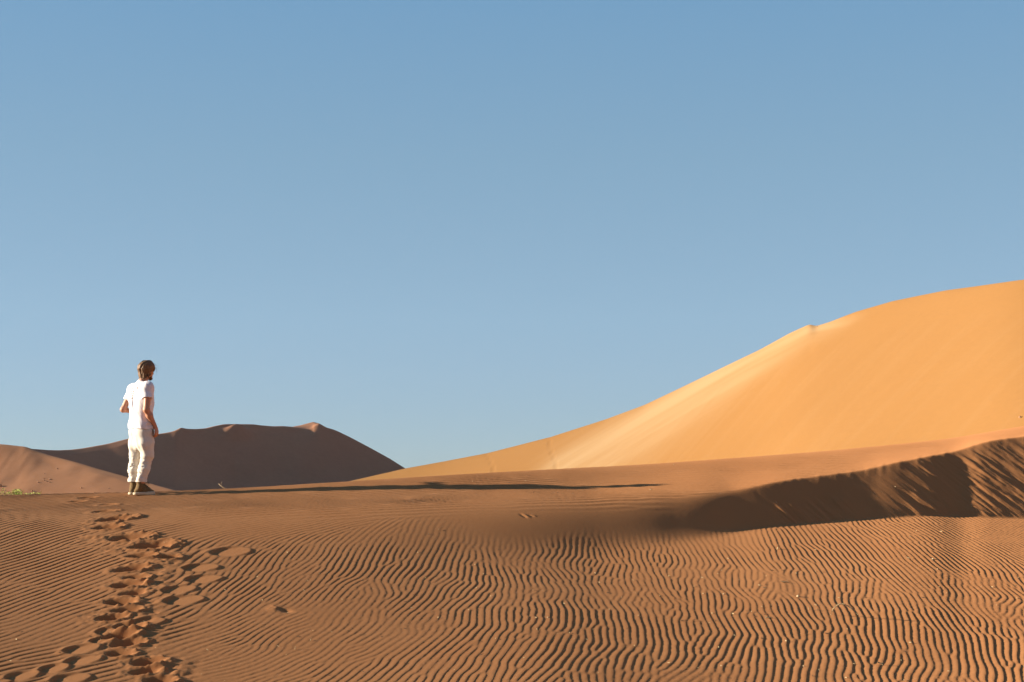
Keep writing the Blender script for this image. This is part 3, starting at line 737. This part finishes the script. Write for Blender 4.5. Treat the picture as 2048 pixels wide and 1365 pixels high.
# boots
def boot(an, d, name='boot'):
    d = np.array([d[0], d[1], 0.0]); d /= np.linalg.norm(d); up = np.array([0, 0, 1.0]); sd = np.cross(d, up)
    base = np.array([an[0], an[1], 0.0]); heel = base - d * .055; toe = base + d * .185
    lo = np.minimum(heel, toe) - .12; hi = np.maximum(heel, toe) + .12; lo[2] = -.03; hi[2] = .21
    f = Field(lo, hi, .004)
    f.add(base + up * .17 - d * .005, base + up * .09 - d * .008, .049, .047, k=.02)
    f.add(base + up * .09 - d * .005, heel + up * .045 + d * .012, .045, .040, k=.03)
    f.add(base + up * .07, base + d * .09 + up * .048, .042, .038, k=.03)
    f.add(base + up * .115 + d * .012, base + d * .10 + up * .052, .050, .040, k=.02)
    f.add(base + d * .08 + up * .045, toe + up * .033 - d * .035, .040, .032, k=.02, squash=(sd, 1.15))
    f.warp(lambda p: (.0022 * noise3(p * 45, 21)).astype(np.float32), .02)
    f.cut(base + up * .026, (0, 0, -1)); f.cut(base + up * .172, (0, 0, 1))
    b = f.obj(name, M_BOOT, person)
    g = Field(lo, hi, .004)
    for (q, r0) in ((heel + d * .005, .044), (base + d * .03, .042), (base + d * .11, .048), (toe - d * .042, .042)):
        g.add(q + up * .01, q + up * .01, r0, k=.05)
    g.add(heel + d * .01 + up * .01, toe - d * .045 + up * .01, .043, .043, k=.03)
    g.cut(base + up * .032, (-.06 * d[0], -.06 * d[1], 1)); g.cut(base - up * .004, (0, 0, -1))
    g.obj('sole', M_SOLE, b)
    ls = []
    for k in range(5):
        c = base + d * (.054 + .018 * k) + up * (.140 - .017 * k); ls.append(([c - sd * .024, c + d * .008 + up * .006, c + sd * .024], .0035))
    c = base + d * .062 + up * .150
    ls.append(([c, c + d * .03 + up * .015 - sd * .02, c + d * .045 - up * .01 - sd * .03], .003)); ls.append(([c, c + d * .035 + up * .0 + sd * .02, c + d * .04 - up * .03 + sd * .03], .003))
    tubes('lace', ls, M_SOCK, b)
    return b
boot(anR, (1, .10)); boot(anL, (.30, .95))
for an in (anR, anL):
    f = Field((an[0] - .08, an[1] - .08, .13), (an[0] + .08, an[1] + .08, .22), .004)
    f.add((an[0], an[1], .12), (an[0], an[1], .23), .046, k=.005); f.cut((0, 0, .21), (0, 0, 1)); f.cut((0, 0, .15), (0, 0, -1)); f.obj('sock', M_SOCK, person)

# hair: cap, gathered knot at the back, loose hair down to the collar
H = Field(HC - .19, HC + .19, .004)
H.add(HC + (0, 0, .042), HC + (0, 0, .042), .099, k=.01, squash=(HF, 1.12))
H.add(HC + HF * .03 + (0, 0, .05), HC + HF * .03 + (0, 0, .06), .095, .085, k=.02)
H.add(HC - HF * .055 + (0, 0, .02), HC - HF * .05 - (0, 0, .075), .070, .050, k=.03, squash=(HR, 1.2))
H.add(HC - HF * .045 - HR * .02 - (0, 0, .07), HC - HF * .05 - HR * .025 - (0, 0, .115), .045, .028, k=.03, squash=(HR, 1.3))
H.add(HC + HR * .055 - HF * .01 + (0, 0, .01), HC + HR * .06 + HF * .0 - (0, 0, .055), .042, .026, k=.03)
H.add(HC - HR * .055 - HF * .01 + (0, 0, .01), HC - HR * .06 + HF * .0 - (0, 0, .055), .042, .026, k=.03)
H.add(HC - HF * .10 + (0, 0, .045), HC - HF * .105 + (0, 0, .015), .032, .026, k=.012, squash=(HR, 1.3))   # knot
def face_cut(p): return 0
f_c = HC + HF * .125 - (0, 0, .03)
H.add(f_c + (0, 0, .045), f_c - (0, 0, .08), .078, .085, k=.02, op='s')
def strands(p):
    q = p - HC; a = q @ HR; b_ = q @ HF; ang = np.arctan2(a, -b_)
    top = sm(q[:, 2], .0, .05)
    s1 = noise3(np.stack([ang * 9, q[:, 2] * 7, np.zeros_like(a)], -1), 33) + .6 * noise3(np.stack([ang * 22, q[:, 2] * 12, np.zeros_like(a) + 3], -1), 35)
    s2 = noise3(np.stack([a * 70, b_ * 10, q[:, 2] * 30], -1), 36)
    return (.007 * (s1 * (1 - top) + s2 * top)).astype(np.float32)
H.warp(strands, .03)
hair = H.obj('hair', M_HAIR, person)
rs = random.Random(5); wl = []
for i in range(8):
    a = HC + HR * (.05 + .03 * rs.random()) + HF * (.02 + .05 * rs.random()) + np.array([0, 0, .105 - .09 * rs.random()])
    r1, r2_, ln_ = rs.uniform(.03, .055), rs.uniform(.0, .02), rs.uniform(.04, .10); pts_ = []
    for q_ in range(9):
        t = q_ / 8; pts_.append(a + np.array([r1 * math.sin(min(t * 2.0, 1.57)) + .008 * math.sin(5 * t + i), 0, r2_ * t * (1 - t) * 4 - ln_ * t ** 2]))
    wl.append((pts_, [.0018 * (1 - .7 * q_ / 8) for q_ in range(9)]))
for i in range(26):
    an_ = rs.uniform(-1.3, 1.3); d0 = -HF * math.cos(an_) * .085 + HR * math.sin(an_) * .08; a = HC + d0 + (0, 0, -.02 - .03 * rs.random())
    wl.append(([a, a + d0 * .08 - (0, 0, .05), a + d0 * (.05 + .2 * rs.random()) - (0, 0, .085 + .02 * rs.random())], [.005, .0035, .001]))
tubes('hair_wisp', wl, M_HAIR, hair, 5)['kind'] = 'stuff'
Bd = Field(HC - .16, HC + .16, .004)
Bd.add(HC + HF * .045 - (0, 0, .075), HC + HF * .075 - (0, 0, .095), .046, .030, k=.03)
Bd.add(HC + HF * .125 - (0, 0, .02), HC + HF * .125 - (0, 0, .03), .045, k=.01, op='s')
Bd.warp(lambda p: (.004 * noise3(p * 120, 41)).astype(np.float32), .02)
Bd.obj('beard', M_BEARD, person)

# faded print on the back: an arc of marks over a column of marks, lying on the cloth
bv = BVHTree.FromPolygons([tuple(v.co) for v in shirt.data.vertices], [tuple(p.vertices) for p in shirt.data.polygons])
marks = []
for i in range(8):
    t = i / 7; marks.append((255.5 + 20.5 * t, 781.5 - 9.5 * math.sin(math.pi * (.12 + .80 * t)), 1.2, 1.7))
marks += [(276, 778.5, 1.5, 1.2), (276, 781, 1.6, 1.6), (257, 781.2, 2, 1.2), (262.5, 781.5, 1.5, 1.2), (264.5, 781, 1.2, 1.2), (267.3, 781.3, 1.1, 2.0), (254.3, 787.5, 1.8, 2), (257.5, 786.7, 1, 1), (261, 787.2, 2.2, 1), (265.8, 786.8, 1.7, 2.2), (270, 786, 2.4, .8),
          (254.5, 792, 2.2, 1.6), (257.5, 791.5, 1.3, 1), (260.8, 790.8, 1.4, 1.6), (265, 790.8, 1.6, 1.8), (268, 791, 1.4, 1), (260, 795.3, 1.0, 1), (264.5, 794.6, 1.6, 1.7), (267.5, 795, 1, 1), (264, 798, 1.8, 1.6), (262.5, 800.8, 1.4, 1.3), (265, 800.8, 1.6, 1.4), (268, 800, 1.6, .9)]
V = []; Fc = []
for (mx, my, mw, mh) in marks:
    c = W(mx, my, 0); hit = bv.ray_cast(Vector((c[0], -2, c[2])), Vector((0, 1, 0)))
    if hit[0] is None: continue
    n = hit[1]; n = n if n.y < 0 else -n; ax = Vector((1, 0, 0)); ax = (ax - n * ax.dot(n)).normalized(); bx = n.cross(ax)
    o = len(V); k = 7
    for j in range(k):
        an_ = 2 * math.pi * j / k; rr = (.75 + .35 * rs.random())
        q = hit[0] + n * .002 + ax * math.cos(an_) * mw * .95 * rr / 148 + bx * math.sin(an_) * mh * .95 * rr / 148; V.append(tuple(q))
    V.append(tuple(hit[0] + n * .003)); Fc += [(o + j, o + (j + 1) % k, o + k) for j in range(k)]
mesh_obj('back_print', V, Fc, M_PRINT, person)['kind'] = 'stuff'

# ------------------------------------------------------------------ dry bits lying on the sand
M_STRAW = flat_mat('dry_straw', (.34, .26, .15), (.26, .19, .10), 60)
M_TWIG = flat_mat('bleached_twig', (.36, .28, .17), (.27, .20, .12), 60)
M_STONE = flat_mat('sandy_stone', (.27, .15, .085), (.20, .11, .06), 12)
M_DKST = flat_mat('dark_stone', (.07, .05, .045), None, 12)
rs = random.Random(11)

def twig(label, px, py, pts, rad, mat=M_STRAW, name='dry_twig', cat='twig', side=None, Y=None, sc=1.0):
    p = on_sand(px, py, Y); t = empty(name, p); tag(t, label, cat, 'dry bits lying on the sand')
    k = p.y / FPX * sc
    m = tubes('stem', [([np.array(q, float) * k for q in pts], [r_ * k for r_ in rad])], mat, t)
    if side:
        lst = [([np.array(a, float) * k, np.array(b, float) * k], [r_ * k, r_ * k * .6]) for (a, b, r_) in side]
        tubes('twiglet', lst, mat, t)['kind'] = 'stuff'
    return t
# the arched thorny twig
arc = []
for i in range(22):
    t = i / 21; x = -27 + 54 * t; y = (20 * math.sin(math.pi * (t ** .75)) * 1.05) + 2 + (12 * t if t > .5 else 0) * 0
    arc.append((x, rs.uniform(-1.5, 1.5), max(y, 1.0)))
sd = []
for i in range(1, 21):
    a = arc[i]
    for s_ in (-1, 1): sd.append((a, (a[0] + s_ * rs.uniform(1, 2.4), a[1] + rs.uniform(-2, 2), a[2] + rs.uniform(.2, 2.6)), .55))
twig('arched thorny pale twig standing clear of the ripples at lower right', 1683, 1232, arc, [.9] * 22, M_STRAW, side=sd)
twig('short forked bleached stub sticking up on the crest just right of the person', 448, 979, [(8, 0, 0), (3, 0, 2), (-3, 0, 6), (-8, 0, 10), (-10, 0, 12)], [1.6, 1.6, 1.5, 1.4, .8], M_TWIG, side=[((-4, 0, 7), (-5, 0, 13), .7), ((-5, 0, 13), (-3, 0, 16), .4), ((8, 0, 1), (12, 0, 3), .6), ((14, 0, 0), (15, 0, 4), .7)], Y=20.1)
twig('small upright yellow stub just below the left end of the slip face', 1553, 1099, [(-1, 0, -1), (0, 0, 3), (2, 0, 7)], [1.3, 1.3, 1.0])
twig('thin curled pale straw lying below the left part of the slip face', 1567, 1166, [(-8, 0, 2.5), (-4, 0, 1.5), (1, 0, 2), (7, 0, .8)], [.9, 1.3, 1.2, .7])
twig('two-pronged pale stick nearest the lower right edge of the frame', 1752, 1330, [(-5, 0, 5), (-1, 0, 3), (3, 0, 2), (5, 0, -2)], [1.6, 1.0, 1.4, 1.0], side=[((3, 0, 2), (5, 0, 5), .7)])
twig('thin pale straw beside the left edge of the foreground sand', 25, 1322, [(-4, 0, 2), (0, 0, 1.5), (4, 0, 1)], [.8, .8, .5])
twig('small upright straw blade on the ripples right of the scrape hole', 595, 1300, [(0, 0, -1), (0, 0, 3), (.6, 0, 6)], [.7, .7, .4])
twig('small greenish upright sprig left of the arched thorny twig', 1612, 1220, [(0, 0, -1), (0, 0, 4), (-1.5, 0, 6)], [.6, .6, .4], side=[((0, 0, 3), (1.5, 0, 5), .4)])
twig('spiky pale seed head lying below the short upright straw, left of the arched twig', 1533, 1237, [(-8, 0, 0), (-2, 0, 1.5), (4, 0, 1), (8, 0, .5)], [.7, .8, .8, .5], side=[((-4, 0, 1), (-6, 0, 5), .5), ((0, 0, 1), (1, 0, 5), .5), ((3, 0, 1), (5, 0, 4), .5), ((-1, 0, 1), (-3, 0, 4), .5)])
twig('frayed straw bit at the far lower right corner', 2040, 1335, [(-6, 0, 1), (-2, 0, 3), (3, 0, 2), (6, 0, 3)], [.8, 1.2, 1.0, .6], side=[((-2, 0, 3), (-4, 0, 6), .6), ((3, 0, 2), (4, 0, 6), .6)])
twig('tiny pale straw by the older footprints on the left trail', 642, 1150, [(-2, 0, 3), (1, 0, 1), (3, 0, 0)], [.9, .9, .5])
twig('bent straw crossing the ripples at the bottom centre', 730, 1345, [(-4, 0, 3), (0, 0, 1), (4, 0, -.5)], [.7, .7, .5])

def stone_mesh(seed, r_, squash=.6):
    g = random.Random(seed); V = []; Fc = []; nu, nv = 8, 5
    for i in range(nv + 1):
        for j in range(nu):
            ph = math.pi * i / nv; th_ = 2 * math.pi * j / nu; q = r_ * (.8 + .4 * g.random())
            V.append((q * math.sin(ph) * math.cos(th_), q * math.sin(ph) * math.sin(th_), q * math.cos(ph) * squash))
    for i in range(nv):
        for j in range(nu): Fc.append((i * nu + j, (i + 1) * nu + j, (i + 1) * nu + (j + 1) % nu, i * nu + (j + 1) % nu))
    return V, Fc
def stone(label, px, py, rpx, mat=M_TWIG, name='pebble', cat='pebble', group='pale chips lying on the ripples', seed=0):
    p = on_sand(px, py); k = p.y / FPX; V, Fc = stone_mesh(seed, rpx * k); o = mesh_obj(name, V, Fc, mat, smooth=False)
    o.location = (p.x, p.y, p.z + rpx * k * .35); return tag(o, label, cat, group)
stone('pale chip with a long shadow, third of the way in from the right edge', 1444, 1189, 2.2, seed=1)
stone('largest whitish chip, right of the other long-shadowed chip', 1591, 1194, 3.4, seed=2)
stone('whitish chip with a long dark shadow, below the right half of the slip face', 1861, 1119, 2.4, seed=3)
stone('small chip in the middle of the ripples below the smooth lee', 1095, 1236, 1.8, seed=4)
stone('small yellow chip right of the older footprints', 455, 1180, 1.8, seed=5)
stone('pale chip left of the spiky seed head, near the bottom edge', 1600, 1333, 1.8, seed=6)
stone('tiny pale chip on the dark slip face', 1790, 975, 1.5, seed=7)
stone('tiny bright chip at the tip of the shadow of the head', 1301, 981, 1.8, seed=8)

# loose crumbs nobody could count
V = []; Fc = []
rg = random.Random(3)
cl = [(1440, 1185, 120, 40), (1560, 1150, 150, 40), (1750, 1150, 150, 45), (1550, 1240, 160, 50), (1100, 1230, 150, 50), (850, 1180, 160, 60), (1300, 1160, 160, 40), (1900, 1180, 140, 60), (1700, 1300, 200, 50), (500, 1250, 200, 60), (150, 1310, 140, 40), (900, 1300, 250, 50), (1850, 1060, 160, 15), (1200, 1250, 300, 80)]
for i in range(360):
    c = rg.choice(cl)
    if rg.random() < .25: px, py = rg.uniform(-50, 2100), rg.uniform(1060, 1375)
    else: px, py = rg.gauss(c[0], c[2]), rg.gauss(c[1], c[3])
    if rg.random() < .06: px, py = rg.uniform(300, 2048), rg.uniform(900, 1000)
    if not (-150 < px < 2200 and 870 < py < 1400): continue
    if px > 1460 and py < 1062 : continue
    p = on_sand(px, py); k = p.y / FPX
    s_ = k * rg.choice([.6, .7, .9, 1.1]); a = rg.uniform(0, math.pi); l = s_ * rg.uniform(.8, 3.2)
    dx, dy = math.cos(a) * l, math.sin(a) * l; h = s_ * rg.uniform(.5, 1.5)
    o = len(V); up = rg.uniform(-.2, .8) * l
    for q in ((-dx, -dy, 0), (dx, dy, up)):
        for (ex, ez) in ((-s_, 0), (s_, 0), (0, h)): V.append((p.x + q[0] + ex * .6, p.y + q[1] + ex * .3, p.z + q[2] + ez))
    Fc += [(o, o + 3, o + 4, o + 1), (o + 1, o + 4, o + 5, o + 2), (o + 2, o + 5, o + 3, o)]
dbr = mesh_obj('plant_debris', V, Fc, M_STRAW, smooth=False); tag(dbr, 'tiny pale crumbs of dry plant scattered over the rippled sand', 'debris', kind='stuff')

# ------------------------------------------------------------------ small things on the far dunes
def surf(Xa, Ya, Za, Pa, px, py):
    c = int(np.argmin(np.abs(Pa[0] - px))); q = row(Za[:, c] / Ya[:, c]); k = np.where((q[:-1] >= py) & (q[1:] < py))[0]
    k = int(k[0]) if len(k) else int(q.argmin()); return Vector((Xa[k, c], Ya[k, c], Za[k, c] + EZ))
tl = [(114, 938, 1.6, 'lone sandy tussock highest on the slope of the left dune'), (88, 957, 1.2, 'small sandy tussock at the top left of the cluster on the left dune'), (87, 961, 1.4, 'small sandy tussock at the left edge of the cluster, below the top left one'), (93, 962, 1.4, 'small sandy tussock in the middle of the cluster on the left dune'), (101, 958, 1.6, 'largest tussock at the top right of the cluster on the left dune'), (104, 959, 1.2, 'smallest tussock at the far right of the cluster on the left dune'), (99, 965, 1.4, 'lowest small tussock of the cluster on the left dune, right of centre'),
      (78, 965, 1.8, 'sandy tussock left of the cluster on the left dune'), (66, 981, 1.9, 'dark sandy tussock just above the green bush'), (165, 975, 1.8, 'lone sandy tussock on the left dune between the bush and the person'), (189, 984.5, 1.5, 'sandy tussock just above the crest left of the boots'),
      (219, 977, 1.3, 'faint sandy tussock nearest the boots on the left dune'), (1.5, 972, 3.2, 'larger dark tussock at the left edge of the frame'), (89, 947, 1.1, 'small faint tussock above the cluster on the left dune')]
for i, (px, py, r_, lb) in enumerate(tl):
    p = surf(lX, lY, lZ, lP, px, py); k = p.y / FPX; V, Fc = stone_mesh(40 + i, r_ * k, .85); o = mesh_obj('tussock', V, Fc, M_STONE, smooth=False)
    o.location = (p.x, p.y, p.z + .3 * r_ * k)
    tag(o, lb or 'small sandy tussock in the cluster of six on the left dune', 'tussock', 'sandy tussocks on the left dune')
for (px, py, r_, lb, mt) in [(1639, 653.2, .9, 'tiny dark rock in the notch of the bright dune skyline', M_DKST), (2043, 832, 3.0, 'pale tussock at the right edge low on the bright orange dune', M_STONE)]:
    p = surf(rX_, rY_, rZ_, rP_, px, py); k = p.y / FPX; V, Fc = stone_mesh(int(px), r_ * k, .9); o = mesh_obj('rock', V, Fc, mt, smooth=False)
    o.location = (p.x, p.y, p.z + .3 * r_ * k); tag(o, lb, 'rock')

# ------------------------------------------------------------------ green bush beyond the crest, at the left edge
M_LEAF = flat_mat('bush_leaf', (.24, .34, .05), (.38, .44, .09), 14, rough=.7)
M_STEM = flat_mat('bush_stem', (.20, .19, .09), None, 30)
BY = 29.0
bz = float(np.interp(BY, rows_Y, Z[:, int(np.searchsorted(ug, float(ucol(40))))])) + EZ
bush = empty('bush', (float(ucol(30)) * BY, BY, bz)); tag(bush, 'bright green leafy bush peeking over the sand crest at the left edge', 'bush')
rs = random.Random(8); lv = []; lf = []; stems = []
def topz(px):
    return np.interp(px, [-260, -120, -30, 2, 6, 12, 16, 25, 40, 50, 56, 62, 68, 74, 79, 83, 87, 91, 93, 96, 99], [996, 975, 968, 983, 977, 985, 989, 983, 980.5, 988, 991, 990, 988.5, 987.5, 990, 987, 990.5, 986.5, 987, 990, 996])
for i in range(170):
    px = rs.uniform(-200, 98); tp = float(topz(px)); Yl = BY + rs.uniform(-.5, .5); zt = float(sol(tp - 4.5 + abs(rs.gauss(0, 2.0))) * Yl) + EZ; x = float(ucol(px)) * Yl
    b0 = np.array([x * .35 + float(ucol(20)) * BY * .65 + rs.uniform(-.3, .3), BY + rs.uniform(-.2, .2), bz]); t0 = np.array([x, Yl, zt])
    mid = b0 * .45 + t0 * .55 + np.array([0, 0, .12]); pts = [b0, mid, t0]
    stems.append(([q - np.array(bush.location) for q in pts], [.008, .005, .002]))
    for j in range(46):
        t = 1 - abs(rs.gauss(0, .22)); t = max(t, .2)
        q = (mid * (1 - (t - .55) / .45) + t0 * (t - .55) / .45) if t > .55 else b0 * (1 - t / .55) + mid * t / .55
        q = q + np.array([rs.gauss(0, .022), rs.gauss(0, .03), -abs(rs.gauss(0, .02)) if t > .9 else rs.gauss(0, .02)])
        a = np.array([rs.gauss(0, 1), rs.gauss(0, 1), rs.gauss(0, .6)]); a /= np.linalg.norm(a); b_ = np.cross(a, [rs.gauss(0, 1), rs.gauss(0, 1), rs.gauss(0, 1)]); b_ /= np.linalg.norm(b_) + 1e-9
        l = rs.uniform(.012, .022); q = q - np.array(bush.location); o = len(lv)
        lv += [q - a * l, q + b_ * l * .55, q + a * l, q - b_ * l * .55]; lf.append((o, o + 1, o + 2, o + 3))
tubes('stem', stems, M_STEM, bush, 4)
o = mesh_obj('foliage', lv, lf, M_LEAF, bush, smooth=False); o['kind'] = 'stuff'

# ------------------------------------------------------------------ thin desert air
hz = bpy.data.materials.new('thin_haze'); hz.use_nodes = True; hn = hz.node_tree; hn.nodes.clear()
ho = hn.nodes.new('ShaderNodeOutputMaterial'); hv = hn.nodes.new('ShaderNodeVolumePrincipled')
hv.inputs['Color'].default_value = (.86, .92, 1, 1); hv.inputs['Density'].default_value = .000025; hv.inputs['Anisotropy'].default_value = .2
hn.links.new(hv.outputs[0], ho.inputs['Volume'])
hx0, hx1, hy0, hy1, h0, h1 = -900, 900, -60, 900, EZ - 10.4, EZ + 60
hvts = [(x, y, z) for z in (h0, h1) for (x, y) in ((hx0, hy0), (hx1, hy0), (hx1, hy1), (hx0, hy1))]
tag(mesh_obj('haze', hvts, [(3, 2, 1, 0), (4, 5, 6, 7), (0, 1, 5, 4), (1, 2, 6, 5), (2, 3, 7, 6), (3, 0, 4, 7)], hz, smooth=False), 'thin pale desert haze', kind='stuff')
